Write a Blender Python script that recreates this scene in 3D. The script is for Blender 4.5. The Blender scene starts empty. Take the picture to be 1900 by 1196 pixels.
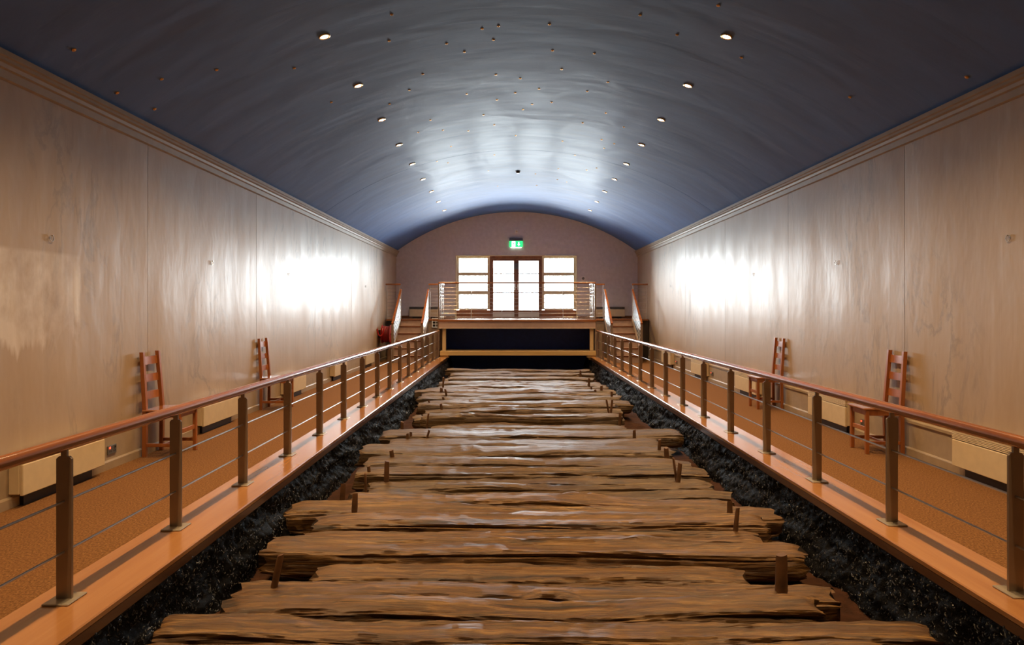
import bpy, bmesh, math, random
from mathutils import Vector, Matrix, noise as mn

C = bpy.context.scene.collection
S = bpy.context.scene
random.seed(7)

# ------------------------------------------------------------------ camera
ZC = 1.53
cam_d = bpy.data.cameras.new('camera')
cam = bpy.data.objects.new('camera', cam_d); C.objects.link(cam)
cam.location = (0, 0, ZC); cam.rotation_euler = (math.pi/2, 0, 0)
cam_d.sensor_width = 36.0; cam_d.lens = 1300/1900*36
cam_d.shift_x = -1/1900; cam_d.shift_y = -25/1900
cam_d.clip_start = .05
S.camera = cam

# ------------------------------------------------------------------ daylight
SKY = 32.0
w = bpy.data.worlds.new('overcast_sky'); S.world = w; w.use_nodes = True
bg = w.node_tree.nodes['Background']
bg.inputs[0].default_value = (0.90, 0.96, 1.0, 1); bg.inputs[1].default_value = SKY
pl = bpy.data.lights.new('window_portal', 'AREA'); pl.shape = 'RECTANGLE'
pl.size = 4.1; pl.size_y = 2.15; pl.cycles.is_portal = True
po = bpy.data.objects.new('window_portal', pl); C.objects.link(po)
po.location = (.126, 23.9, 2.27); po.rotation_euler = (-math.pi/2, 0, 0)

# lamp power of the ceiling downlights
SPOT_W = 250.0

S.view_settings.view_transform = 'Standard'
S.view_settings.look = 'None'
S.view_settings.gamma = 1.0
S.view_settings.exposure = 0.3
S.view_settings.use_curve_mapping = False
S.cycles.use_denoising = True
S.cycles.max_bounces = 10
S.cycles.diffuse_bounces = 6
S.cycles.glossy_bounces = 5
S.cycles.sample_clamp_indirect = 12.0
S.cycles.caustics_reflective = True

# ------------------------------------------------------------------ materials
def new_mat(name):
    m = bpy.data.materials.new(name); m.use_nodes = True
    nt = m.node_tree; b = nt.nodes['Principled BSDF']
    return m, nt, b

def N(nt, t, **kw):
    n = nt.nodes.new(t)
    for k, v in kw.items(): setattr(n, k, v)
    return n

def setp(b, col=None, rough=None, metal=None, spec=None, coat=None, coat_r=None):
    if col is not None: b.inputs['Base Color'].default_value = (*col, 1)
    if rough is not None: b.inputs['Roughness'].default_value = rough
    if metal is not None: b.inputs['Metallic'].default_value = metal
    if spec is not None: b.inputs['Specular IOR Level'].default_value = spec
    if coat is not None: b.inputs['Coat Weight'].default_value = coat
    if coat_r is not None: b.inputs['Coat Roughness'].default_value = coat_r

def coords(nt, scale=(1, 1, 1), random_shift=False):
    tc = N(nt, 'ShaderNodeTexCoord'); mp = N(nt, 'ShaderNodeMapping')
    mp.inputs['Scale'].default_value = scale
    nt.links.new(tc.outputs['Object'], mp.inputs[0])
    if random_shift:
        oi = N(nt, 'ShaderNodeObjectInfo'); mu = N(nt, 'ShaderNodeMath', operation='MULTIPLY')
        mu.inputs[1].default_value = 40; nt.links.new(oi.outputs['Random'], mu.inputs[0])
        cx = N(nt, 'ShaderNodeCombineXYZ')
        for i in range(3): nt.links.new(mu.outputs[0], cx.inputs[i])
        nt.links.new(cx.outputs[0], mp.inputs['Location'])
    return mp.outputs[0]

def tex(nt, vec, scale=1, detail=4, rough=.55, dist=0):
    t = N(nt, 'ShaderNodeTexNoise'); t.inputs['Scale'].default_value = scale
    t.inputs['Detail'].default_value = detail; t.inputs['Roughness'].default_value = rough
    t.inputs['Distortion'].default_value = dist
    nt.links.new(vec, t.inputs['Vector']); return t.outputs['Fac']

def ramp(nt, fac, stops):
    r = N(nt, 'ShaderNodeValToRGB'); cr = r.color_ramp
    while len(cr.elements) < len(stops): cr.elements.new(.5)
    for e, (p, c) in zip(cr.elements, stops):
        e.position = p; e.color = (*c, 1) if len(c) == 3 else c
    nt.links.new(fac, r.inputs[0]); return r.outputs[0]

def mixc(nt, fac, a, b, mode='MIX'):
    m = N(nt, 'ShaderNodeMix', data_type='RGBA', blend_type=mode)
    for sock, v in ((m.inputs[0], fac), (m.inputs[6], a), (m.inputs[7], b)):
        if hasattr(v, 'node'): nt.links.new(v, sock)
        elif isinstance(v, tuple): sock.default_value = (*v, 1)
        else: sock.default_value = v
    return m.outputs[2]

def math_n(nt, op, a, b=None, clamp=False):
    m = N(nt, 'ShaderNodeMath', operation=op); m.use_clamp = clamp
    for s, v in ((m.inputs[0], a), (m.inputs[1], b)):
        if v is None: continue
        if hasattr(v, 'node'): nt.links.new(v, s)
        else: s.default_value = v
    return m.outputs[0]

def bump(nt, b, h, strength, dist=.01, prev=None):
    n = N(nt, 'ShaderNodeBump'); n.inputs['Strength'].default_value = strength
    n.inputs['Distance'].default_value = dist
    nt.links.new(h, n.inputs['Height'])
    if prev is not None: nt.links.new(prev, n.inputs['Normal'])
    nt.links.new(n.outputs[0], b.inputs['Normal']); return n.outputs[0]

def plain(name, col, rough=.5, metal=0, spec=.5, mott=.12, **k):
    m, nt, b = new_mat(name); setp(b, col, rough, metal, spec, **k)
    f = tex(nt, coords(nt, (1, 1, 1)), 9, 4)
    lo = tuple(c*(1-mott) for c in col); hi = tuple(min(1, c*(1+mott)) for c in col)
    nt.links.new(ramp(nt, f, [(.3, lo), (.7, hi)]), b.inputs['Base Color'])
    return m

def wood(name, dark, light, axis='Y', rough=.3, coat=.3, sc=1.0):
    m, nt, b = new_mat(name); setp(b, light, rough, 0, .5, coat=coat, coat_r=.12)
    s = {'X': (1.2, 22, 22), 'Y': (22, 1.2, 22), 'Z': (22, 22, 1.2)}[axis]
    v = coords(nt, tuple(q*sc for q in s), True)
    f = tex(nt, v, 1.0, 6, .6, .4); f2 = tex(nt, v, .25, 3)
    c = ramp(nt, f, [(.3, dark), (.68, light)])
    c = mixc(nt, math_n(nt, 'MULTIPLY', f2, .5), c, tuple(q*.55 for q in light))
    nt.links.new(c, b.inputs['Base Color'])
    bump(nt, b, f, .06, .003)
    return m

def wall_mat():
    m, nt, b = new_mat('satin_wall_paint'); setp(b, (.6, .5, .4), .33, 0, .8, coat=.20, coat_r=.27)
    v = coords(nt)
    big = tex(nt, coords(nt, (.5, .5, .25)), 1.3, 5, .6)
    streak = tex(nt, coords(nt, (3.2, 3.2, .35)), 1.6, 6, .6, .5)
    vein = tex(nt, coords(nt, (1.0, 1.0, .38)), 1.25, 7, .62, 1.4)
    vr = math_n(nt, 'ABSOLUTE', math_n(nt, 'SUBTRACT', vein, .5))
    vr = math_n(nt, 'SUBTRACT', 1, math_n(nt, 'MULTIPLY', vr, 34), True)     # thin water-stain veins
    mask = math_n(nt, 'MULTIPLY', math_n(nt, 'SUBTRACT', tex(nt, v, .42, 3), .50), 8, True)
    vr = math_n(nt, 'MULTIPLY', math_n(nt, 'MULTIPLY', vr, mask), .5)
    c = ramp(nt, big, [(.25, (.38, .275, .175)), (.75, (.49, .38, .27))])
    c = mixc(nt, math_n(nt, 'MULTIPLY', ramp(nt, streak, [(.42, (0, 0, 0)), (.75, (1, 1, 1))]), .28), c, (.55, .45, .345))
    c = mixc(nt, vr, c, (.20, .165, .14))
    # repainted patch on the left wall, brushed edges
    sx = N(nt, 'ShaderNodeSeparateXYZ'); nt.links.new(v, sx.inputs[0])
    wob = math_n(nt, 'MULTIPLY', math_n(nt, 'SUBTRACT', tex(nt, coords(nt, (1, 9, 1.2)), 1, 4), .5), .5)
    def band(sock, lo, hi):
        a = math_n(nt, 'MULTIPLY', math_n(nt, 'SUBTRACT', math_n(nt, 'ADD', sock, wob), lo), 14, True)
        z = math_n(nt, 'MULTIPLY', math_n(nt, 'SUBTRACT', hi, sock), 30, True)
        return math_n(nt, 'MULTIPLY', a, z)
    pm = math_n(nt, 'MULTIPLY', band(sx.outputs[1], 5.05, 6.33), band(sx.outputs[2], 1.2, 2.02))
    left = math_n(nt, 'LESS_THAN', sx.outputs[0], 0.0)
    pm = math_n(nt, 'MULTIPLY', math_n(nt, 'MULTIPLY', pm, left), math_n(nt, 'ADD', math_n(nt, 'MULTIPLY', streak, 1.1), .05))
    c = mixc(nt, math_n(nt, 'MULTIPLY', pm, ramp(nt, tex(nt, coords(nt, (1, 2.2, 1.6)), 1.4, 4, .6), [(.36, (0, 0, 0)), (.62, (1, 1, 1))])), c, (.78, .74, .72))
    nt.links.new(c, b.inputs['Base Color'])
    rr = ramp(nt, tex(nt, coords(nt, (1.2, 1.2, .4)), 2, 5), [(.3, (.40,)*3), (.7, (.55,)*3)])
    nt.links.new(rr, b.inputs['Roughness'])
    n1 = bump(nt, b, streak, .20, .012)
    n1 = bump(nt, b, big, .34, .08, n1)
    nt.links.new(n1, b.inputs['Coat Normal'])
    return m

def vault_mat():
    m, nt, b = new_mat('navy_vault_paint'); setp(b, (.05, .09, .23), .65, 0, .9, coat=.07, coat_r=.20)
    band = tex(nt, coords(nt, (.55, 2.6, .55)), 1.5, 6, .6, .6)
    blot = tex(nt, coords(nt, (.7, .7, .7)), 1.1, 5, .6)
    c = ramp(nt, blot, [(.3, (.020, .088, .31)), (.7, (.030, .13, .43))])
    c = mixc(nt, math_n(nt, 'MULTIPLY', ramp(nt, band, [(.5, (0, 0, 0)), (.8, (1, 1, 1))]), .35), c, (.034, .062, .16))
    nt.links.new(c, b.inputs['Base Color'])
    wave = tex(nt, coords(nt, (.8, 1.7, .8)), .8, 2, .45, .3)
    n1 = bump(nt, b, wave, .35, .08)
    n2 = bump(nt, b, band, .22, .02, n1)
    cb = N(nt, 'ShaderNodeBump'); cb.inputs['Strength'].default_value = .34; cb.inputs['Distance'].default_value = .10
    nt.links.new(tex(nt, coords(nt, (.9, .7, .9)), 1.0, 3, .45, .8), cb.inputs['Height'])
    nt.links.new(cb.outputs[0], b.inputs['Coat Normal'])
    return m

def carpet_mat():
    m, nt, b = new_mat('sisal_carpet'); setp(b, (.3, .16, .07), .9, 0, .2)
    f = tex(nt, coords(nt, (90, 55, 60)), 1, 3, .7)
    g = tex(nt, coords(nt, (1.6, .8, 1)), 1.5, 4)
    rows = N(nt, 'ShaderNodeTexWave'); rows.inputs['Scale'].default_value = 11; rows.inputs['Distortion'].default_value = 1.5
    rows.inputs['Detail'].default_value = 2; rows.bands_direction = 'Y'
    nt.links.new(coords(nt), rows.inputs['Vector'])
    c = ramp(nt, f, [(.3, (.06, .024, .007)), (.5, (.19, .088, .028)), (.7, (.36, .19, .072))])
    c = mixc(nt, math_n(nt, 'MULTIPLY', g, .4), c, (.21, .09, .03))
    c = mixc(nt, math_n(nt, 'MULTIPLY', rows.outputs['Fac'], .16), c, (.12, .05, .02))
    nt.links.new(c, b.inputs['Base Color'])
    bump(nt, b, f, .5, .006)
    return m

def plank_mat(name, c1, c2, c3, warm):
    m, nt, b = new_mat(name); setp(b, (.25, .13, .05), .42, 0, .55)
    v = coords(nt, (1.3, 26, 26), True)
    f = tex(nt, v, 1, 8, .65, .5)
    cr = tex(nt, coords(nt, (.9, 17, 17), True), 1, 4, .55, .8)
    g = tex(nt, coords(nt, (.8, 3, 3), True), 1.4, 4)
    fine = tex(nt, coords(nt, (2.5, 85, 85), True), 1, 4, .7, .3)
    oi = N(nt, 'ShaderNodeObjectInfo')
    c = ramp(nt, f, [(.35, (.022, .009, .003)), (.47, c1), (.57, c2), (.72, c3)])
    c = mixc(nt, math_n(nt, 'MULTIPLY', oi.outputs['Random'], .45), c, tuple(q*.6 for q in c2))
    c = mixc(nt, math_n(nt, 'MULTIPLY', g, .5), c, warm)
    c = mixc(nt, math_n(nt, 'MULTIPLY', ramp(nt, fine, [(.38, (1, 1, 1)), (.55, (0, 0, 0))]), .75), c, (.030, .014, .006))
    crk = ramp(nt, cr, [(.33, (1, 1, 1)), (.40, (0, 0, 0))])
    c = mixc(nt, math_n(nt, 'MULTIPLY', crk, .85), c, (.016, .008, .004))
    nt.links.new(c, b.inputs['Base Color'])
    rr = ramp(nt, g, [(.3, (.38,)*3), (.7, (.60,)*3)])
    nt.links.new(rr, b.inputs['Roughness'])
    n1 = bump(nt, b, f, .7, .015)
    n1 = bump(nt, b, fine, .5, .006, n1)
    bump(nt, b, cr, .8, .03, n1)
    return m

def peat_mat(name, col, rough, spec):
    m, nt, b = new_mat(name); setp(b, col, rough, 0, spec)
    f = tex(nt, coords(nt, (1, 1, 1)), 55, 6, .7)
    g = tex(nt, coords(nt, (1, 1, 1)), 7, 5, .6)
    c = ramp(nt, g, [(.3, tuple(q*.5 for q in col)), (.75, tuple(q*1.7 for q in col))])
    nt.links.new(c, b.inputs['Base Color'])
    n1 = bump(nt, b, g, .5, .03)
    bump(nt, b, f, .8, .012, n1)
    return m

def emit_mat(name, col, strength):
    m, nt, b = new_mat(name); setp(b, col, .4)
    b.inputs['Emission Color'].default_value = (*col, 1); b.inputs['Emission Strength'].default_value = strength
    return m

def glass_mat():
    m = bpy.data.materials.new('window_glass'); m.use_nodes = True; nt = m.node_tree
    nt.nodes.remove(nt.nodes['Principled BSDF'])
    tr = N(nt, 'ShaderNodeBsdfTransparent'); tr.inputs[0].default_value = (.95, .97, .97, 1)
    gl = N(nt, 'ShaderNodeBsdfGlossy'); gl.inputs['Roughness'].default_value = .02
    lw = N(nt, 'ShaderNodeFresnel'); lw.inputs[0].default_value = 1.45
    mx = N(nt, 'ShaderNodeMixShader')
    nt.links.new(lw.outputs[0], mx.inputs[0]); nt.links.new(tr.outputs[0], mx.inputs[1]); nt.links.new(gl.outputs[0], mx.inputs[2])
    nt.links.new(mx.outputs[0], nt.nodes['Material Output'].inputs[0])
    return m

M = dict(
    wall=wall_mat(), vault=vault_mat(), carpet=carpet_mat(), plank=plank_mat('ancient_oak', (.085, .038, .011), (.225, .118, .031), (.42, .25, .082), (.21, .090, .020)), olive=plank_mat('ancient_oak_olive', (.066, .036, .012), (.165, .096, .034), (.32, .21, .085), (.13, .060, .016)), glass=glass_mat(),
    endwall=plain('taupe_end_wall', (.70, .69, .70), .55, mott=.07),
    cream=plain('cream_gloss', (.62, .52, .36), .35),
    heater=plain('cream_enamel', (.72, .60, .40), .35, mott=.05),
    grey=plain('grey_metal', (.18, .18, .18), .4, .6),
    dark=plain('shadow_gap_paint', (.02, .018, .016), .6),
    cornice=plain('cornice_paint', (.34, .27, .19), .45, mott=.06),
    dado=plain('dado_paint', (.38, .30, .21), .4, mott=.08),
    postm=plain('bronze_paint', (.30, .235, .175), .35, .45, mott=.05),
    plate=plain('base_plate_metal', (.50, .44, .34), .35, .6, mott=.08),
    rod=plain('satin_steel', (.55, .52, .48), .3, .9, mott=.05),
    steel=plain('bright_steel', (.68, .67, .64), .28, .9, mott=.04),
    rail=wood('varnished_handrail', (.17, .048, .011), (.47, .165, .042), 'Y', .26, .5, .6),
    railx=wood('varnished_handrail_cross', (.22, .07, .018), (.48, .19, .06), 'X', .28, .4, .6),
    curb=wood('varnished_curb_board', (.36, .145, .048), (.54, .26, .10), 'Y', .24, .55, .35),
    curbdark=wood('dark_nosing', (.07, .03, .012), (.17, .075, .03), 'Y', .35, .2, .5),
    chair=wood('stained_beech', (.26, .07, .016), (.50, .17, .045), 'Z', .3, .35, .6),
    seat=wood('seat_board', (.24, .075, .022), (.42, .16, .055), 'Y', .22, .5, .6),
    beam=wood('yellow_pine', (.62, .38, .12), (.82, .58, .24), 'X', .35, .25, .5),
    beamz=wood('yellow_pine_post', (.66, .46, .20), (.85, .66, .36), 'Z', .35, .25, .5),
    nosing=wood('step_nosing', (.10, .03, .010), (.22, .075, .026), 'X', .3, .3, .6),
    doorw=wood('door_wood', (.17, .07, .035), (.32, .15, .08), 'Z', .35, .3, .6),
    panelw=wood('panel_wood', (.28, .10, .04), (.44, .18, .08), 'X', .35, .3, .6),
    fascia=plain('mauve_fascia', (.50, .36, .29), .4, mott=.06),
    riser=plain('step_carpet', (.46, .34, .27), .8, mott=.1),
    support=plain('support_panel', (.30, .22, .155), .6, mott=.1),
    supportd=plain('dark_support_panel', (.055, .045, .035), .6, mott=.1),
    navy=plain('navy_panel', (.030, .075, .38), .4, spec=.25, mott=.1),
    framew=plain('cream_window_frame', (.72, .66, .47), .4, mott=.04),
    peat=peat_mat('black_peat', (.0034, .0033, .0037), .6, .06),
    fibre=peat_mat('peat_fibre', (.016, .0155, .017), .27, .95),
    bed=peat_mat('brown_peat_bed', (.042, .015, .005), .85, .15),
    peg=plain('peg_wood', (.12, .054, .021), .55, mott=.4),
    red=plain('red_enamel', (.42, .012, .012), .3, mott=.1),
    hose=plain('red_hose', (.24, .008, .010), .5, mott=.1),
    white=plain('white_plastic', (.80, .80, .78), .4, mott=.03),
    brass=plain('brass', (.75, .46, .18), .28, 1.0),
    black=plain('black_plastic', (.012, .012, .012), .4),
    bulb=emit_mat('halogen_glow', (1.0, .70, .38), 60),
    signgreen=emit_mat('sign_green', (.02, .55, .16), 1.6),
    signwhite=emit_mat('sign_white', (.85, 1.0, .88), 2.2),
    redled=emit_mat('red_neon', (1.0, .08, .03), 2.0),
)

# ------------------------------------------------------------------ mesh helpers
class MB:
    def __init__(self): self.v = []; self.f = []
    def add(self, vs, fs):
        o = len(self.v); self.v += [tuple(p) for p in vs]; self.f += [tuple(i+o for i in f) for f in fs]; return self
    def box(self, x0, x1, y0, y1, z0, z1, bev=0.0):
        if bev <= 0:
            vs = [(x, y, z) for x in (x0, x1) for y in (y0, y1) for z in (z0, z1)]
            return self.add(vs, [(0, 1, 3, 2), (4, 6, 7, 5), (0, 4, 5, 1), (2, 3, 7, 6), (0, 2, 6, 4), (1, 5, 7, 3)])
        b = min(bev, .45*min(x1-x0, y1-y0, z1-z0))
        vs = []; idx = {}
        for i, x in enumerate((x0, x1)):
            for j, y in enumerate((y0, y1)):
                for k, z in enumerate((z0, z1)):
                    dx = b if i == 0 else -b; dy = b if j == 0 else -b; dz = b if k == 0 else -b
                    for a, p in enumerate(((x, y+dy, z+dz), (x+dx, y, z+dz), (x+dx, y+dy, z))):
                        idx[i, j, k, a] = len(vs); vs.append(p)
        fs = []
        for i in (0, 1):
            fs.append([idx[i, j, k, 0] for j, k in ((0, 0), (0, 1), (1, 1), (1, 0))])
            fs.append([idx[j, i, k, 1] for j, k in ((0, 0), (0, 1), (1, 1), (1, 0))])
            fs.append([idx[j, k, i, 2] for j, k in ((0, 0), (0, 1), (1, 1), (1, 0))])
        for i in (0, 1):
            for j in (0, 1):
                fs.append([idx[i, j, 0, 0], idx[i, j, 1, 0], idx[i, j, 1, 1], idx[i, j, 0, 1]])
                fs.append([idx[i, 0, j, 0], idx[i, 1, j, 0], idx[i, 1, j, 2], idx[i, 0, j, 2]])
                fs.append([idx[0, i, j, 1], idx[1, i, j, 1], idx[1, i, j, 2], idx[0, i, j, 2]])
                for k in (0, 1): fs.append([idx[i, j, k, 0], idx[i, j, k, 1], idx[i, j, k, 2]])
        return self.add(vs, fs)
    def tube(self, p, q, r0, r1=None, n=12, cap=True):
        p = Vector(p); q = Vector(q); r1 = r0 if r1 is None else r1
        d = (q-p).normalized(); a = d.orthogonal().normalized(); b = d.cross(a)
        vs = []
        for c, r in ((p, r0), (q, r1)):
            for i in range(n):
                t = 2*math.pi*i/n; vs.append(c+a*(r*math.cos(t))+b*(r*math.sin(t)))
        fs = [(i, (i+1) % n, n+(i+1) % n, n+i) for i in range(n)]
        if cap: fs += [tuple(range(n-1, -1, -1)), tuple(range(n, 2*n))]
        return self.add(vs, fs)
    def bar(self, p, q, wx, wy, up=(0, 0, 1)):
        """rectangular bar between two points; wx across, wy along up"""
        p = Vector(p); q = Vector(q); d = (q-p).normalized(); s = d.cross(Vector(up)).normalized(); u = s.cross(d)
        vs = [c+s*(wx/2*a)+u*(wy/2*b) for c in (p, q) for a, b in ((-1, -1), (1, -1), (1, 1), (-1, 1))]
        return self.add(vs, [(3, 2, 1, 0), (4, 5, 6, 7), (0, 1, 5, 4), (1, 2, 6, 5), (2, 3, 7, 6), (3, 0, 4, 7)])
    def prism(self, prof, axis, a0, a1):
        """profile polygon extruded along an axis: X uses (y,z), Y uses (x,z), Z uses (x,y)"""
        mk = {'X': lambda u, v, a: (a, u, v), 'Y': lambda u, v, a: (u, a, v), 'Z': lambda u, v, a: (u, v, a)}[axis]
        n = len(prof)
        vs = [mk(u, v, a0) for u, v in prof]+[mk(u, v, a1) for u, v in prof]
        return self.add(vs, [tuple(range(n-1, -1, -1)), tuple(range(n, 2*n))]+[(i, (i+1) % n, n+(i+1) % n, n+i) for i in range(n)])
    def torus(self, c, R, r, axis='X', n=24, k=8):
        vs = []; fs = []
        for i in range(n):
            t = 2*math.pi*i/n
            for j in range(k):
                s = 2*math.pi*j/k; a = (R+r*math.cos(s))*math.cos(t); b = (R+r*math.cos(s))*math.sin(t); h = r*math.sin(s)
                vs.append((c[0]+h, c[1]+a, c[2]+b) if axis == 'X' else (c[0]+a, c[1]+h, c[2]+b) if axis == 'Y' else (c[0]+a, c[1]+b, c[2]+h))
        for i in range(n):
            for j in range(k):
                fs.append((i*k+j, i*k+(j+1) % k, ((i+1) % n)*k+(j+1) % k, ((i+1) % n)*k+j))
        return self.add(vs, fs)
    def mesh(self, name, smooth=None):
        me = bpy.data.meshes.new(name); me.from_pydata(self.v, [], self.f); me.update()
        bm = bmesh.new(); bm.from_mesh(me); bmesh.ops.recalc_face_normals(bm, faces=bm.faces)
        if smooth is not None:
            for f in bm.faces: f.smooth = True
            for e in bm.edges:
                if len(e.link_faces) == 2 and e.calc_face_angle(0) > smooth: e.smooth = False
        bm.to_mesh(me); bm.free(); return me

def link(name, me, m, parent=None, loc=None):
    if not me.materials: me.materials.append(m)
    o = bpy.data.objects.new(name, me); C.objects.link(o)
    if parent is not None: o.parent = parent
    if loc: o.location = loc
    return o
def obj(name, mb, m, parent=None, loc=None, smooth=None): return link(name, mb.mesh(name, smooth), m, parent, loc)
def tag(o, label, cat, group=None):
    o['label'] = label; o['category'] = cat
    if group: o['group'] = group
    return o
def thing(name, label, cat, loc=(0, 0, 0), rz=0, group=None):
    o = bpy.data.objects.new(name, None); C.objects.link(o); o.location = loc; o.rotation_euler = (0, 0, rz)
    o.empty_display_size = .1
    return tag(o, label, cat, group)
def struct(name, mb=None, m=None, smooth=None):
    if mb is None:
        o = bpy.data.objects.new(name, None); C.objects.link(o)
    else: o = obj(name, mb, m, None, None, smooth)
    o['kind'] = 'structure'; return o
def copy_tree(o, parent=None):
    c = o.copy(); C.objects.link(c)
    if parent is not None: c.parent = parent
    for ch in list(o.children): copy_tree(ch, c)
    return c
ORD = ['first', 'second', 'third', 'fourth', 'fifth', 'sixth', 'seventh', 'eighth', 'ninth', 'tenth', 'eleventh', 'twelfth',
       'thirteenth', 'fourteenth', 'fifteenth', 'sixteenth', 'seventeenth', 'eighteenth', 'nineteenth', 'twentieth']
ORD += ['twenty-'+q for q in ORD[:9]]+['thirtieth']+['thirty-'+q for q in ORD[:9]]+['fortieth']+['forty-'+q for q in ORD[:9]]+['fiftieth']
SMO = math.radians(35)

# ------------------------------------------------------------------ dimensions
XWL, XWR, YW, YN = -3.893, 4.185, 23.43, -2.2      # walls
ZCO = 3.44                                          # top of cornice
XC, RV, ZA = .137, 6.81, ZC+3.244                   # vault circle
XL, XR = -2.106, 2.424                              # pit railings
CIL, COL, CIR, COR = -1.86, -2.263, 2.234, 2.609    # curb boards
ZK = .163                                           # curb top
ZD = 1.22                                           # landing deck
YP, YS = 20.2, 21.4                                 # platform front, side landing front
def vz(x): return ZA-RV+math.sqrt(RV*RV-(x-XC)**2)

# ------------------------------------------------------------------ floor
fl = MB()
fl.box(XWL-.1, COL+.06, 1.9, YW+.1, -.15, 0); fl.box(COR-.06, XWR+.1, 1.9, YW+.1, -.15, 0); fl.box(COL+.06, COR-.06, YS+.1, YW+.1, -.45, 0)
fl.box(XWL-.1, XWR+.1, YN-.1, 1.9, -.15, 0)
struct('floor', fl, M['carpet'])
bed = MB(); nx, ny = 60, 240
vs = [(CIL-.30+(CIR-CIL+.6)*i/nx, 1.9+(YS+.03-1.9)*j/ny, 0) for j in range(ny+1) for i in range(nx+1)]
vs = [(x, y, -.30+.05*mn.noise((x*1.6, y*1.6, 0))+.018*mn.noise((x*9, y*9, 3))) for x, y, _ in vs]
bed.add(vs, [(j*(nx+1)+i, j*(nx+1)+i+1, (j+1)*(nx+1)+i+1, (j+1)*(nx+1)+i) for j in range(ny) for i in range(nx)])
struct('floor_pit', bed, M['bed'], 3.0)
struct('wall_pit_near', MB().box(COL, COR, 1.86, 1.98, -.4, -.001), M['support'])

# ------------------------------------------------------------------ curbs with boards
def curb(nm, xi, xo, sgn):
    c = struct(nm)
    lo, hi = min(xi, xo), max(xi, xo)
    obj('curb_board', MB().box(lo, hi, .4, YP-.06, ZK-.034, ZK, .006), M['curb'], c)
    a, b_ = sorted((xi-sgn*.002, xi-sgn*.03))
    obj('nosing', MB().box(a, b_, .4, YP-.06, ZK-.082, ZK-.034), M['curbdark'], c)
    a, b_ = sorted((xo+sgn*.03, xi-sgn*.06))
    obj('core', MB().box(a, b_, .4, YP-.06, -.45, ZK-.034), M['curbdark'], c)
curb('trim_1', CIL, COL, 1); curb('trim_2', CIR, COR, -1)

# ------------------------------------------------------------------ peat walls of the pit
def peat_wall(nm, xtop, sgn, seed):
    rnd = random.Random(seed)
    m = MB(); ny, nz = 900, 26; y0, y1 = 2.0, 21.35
    def pt(y, t):
        z = ZK-.072-(ZK+.26)*t
        bulge = .05*mn.noise((y*.9, t*2, seed))+.035*mn.noise((y*3.1, t*5, seed+4))
        x = xtop-sgn*.034+sgn*(.014+.13*t**1.4+bulge*min(1, t*3+.2))
        fine = .020*mn.noise((y*17, z*22, seed+9))+.012*mn.noise((y*46, z*40, seed+2))
        return (x+sgn*fine, y, z+.01*mn.noise((y*14, t*6, seed+7)))
    vs = [pt(y0+(y1-y0)*j/ny, i/nz) for j in range(ny+1) for i in range(nz+1)]
    m.add(vs, [(j*(nz+1)+i, j*(nz+1)+i+1, (j+1)*(nz+1)+i+1, (j+1)*(nz+1)+i) for j in range(ny) for i in range(nz)])
    o = struct(nm, m, M['peat'], 3.0)
    f = MB()
    for _ in range(11000):
        y = 2.2+(rnd.random()**1.35)*(17.8); t = rnd.random(); p = Vector(pt(y, t)); p.x += sgn*.004
        L = rnd.uniform(.008, .030); a = rnd.gauss(1.2, .7); d = Vector((sgn*rnd.uniform(-.3, .35), math.cos(a), math.sin(a))).normalized()
        w_ = Vector((0, -d.z, d.y)).normalized()*rnd.uniform(.0016, .0042); n_ = Vector((sgn*.004, 0, 0))
        q = p-d*L/2; r = p+d*L/2
        f.add([q, p-w_+n_, r, p+w_+n_, p+n_*2.2], [(0, 1, 4), (1, 2, 4), (2, 3, 4), (3, 0, 4)])
    k = obj('peat_fibres', f, M['fibre'], o); k['kind'] = 'stuff'
peat_wall('wall_pit_left', CIL, 1, 3); peat_wall('wall_pit_right', CIR, -1, 8)

# ------------------------------------------------------------------ long walls with panels
JOINTS = [YN]+[1.16+3.16*k for k in range(0, 7)]+[YW]
def long_wall(nm, xw, sgn):
    a, b_ = sorted((xw-sgn*.02, xw-sgn*.2))
    o = struct(nm, MB().box(a, b_, YN-.1, YW+.3, -.1, 5.2), M['dark'])
    for y0, y1 in zip(JOINTS[:-1], JOINTS[1:]):
        n = max(2, int((y1-y0)*6)); m = 22
        p = MB(); z0, z1 = .0, ZCO+.02; g = .0035
        def P(i, j):
            y = y0+g+(y1-y0-2*g)*i/n; z = z0+(z1-z0)*j/m
            e = min(1, (y-y0)/.25, (y1-y)/.25)
            return (xw+sgn*(.010*e*mn.noise((y*.8, z*.5, 5+sgn))), y, z)
        vs = [P(i, j) for i in range(n+1) for j in range(m+1)]
        p.add(vs, [(i*(m+1)+j, i*(m+1)+j+1, (i+1)*(m+1)+j+1, (i+1)*(m+1)+j) for i in range(n) for j in range(m)])
        # edges returning to the backing
        for i in (0, n):
            q0 = [P(i, j) for j in (0, m)]
            p.add([q0[0], q0[1], (xw-sgn*.022, q0[1][1], q0[1][2]), (xw-sgn*.022, q0[0][1], q0[0][2])], [(0, 1, 2, 3)])
        link('wall_panel', p.mesh('wall_panel', SMO), M['wall'], o)
long_wall('wall_left', XWL, 1); long_wall('wall_right', XWR, -1)

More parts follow.
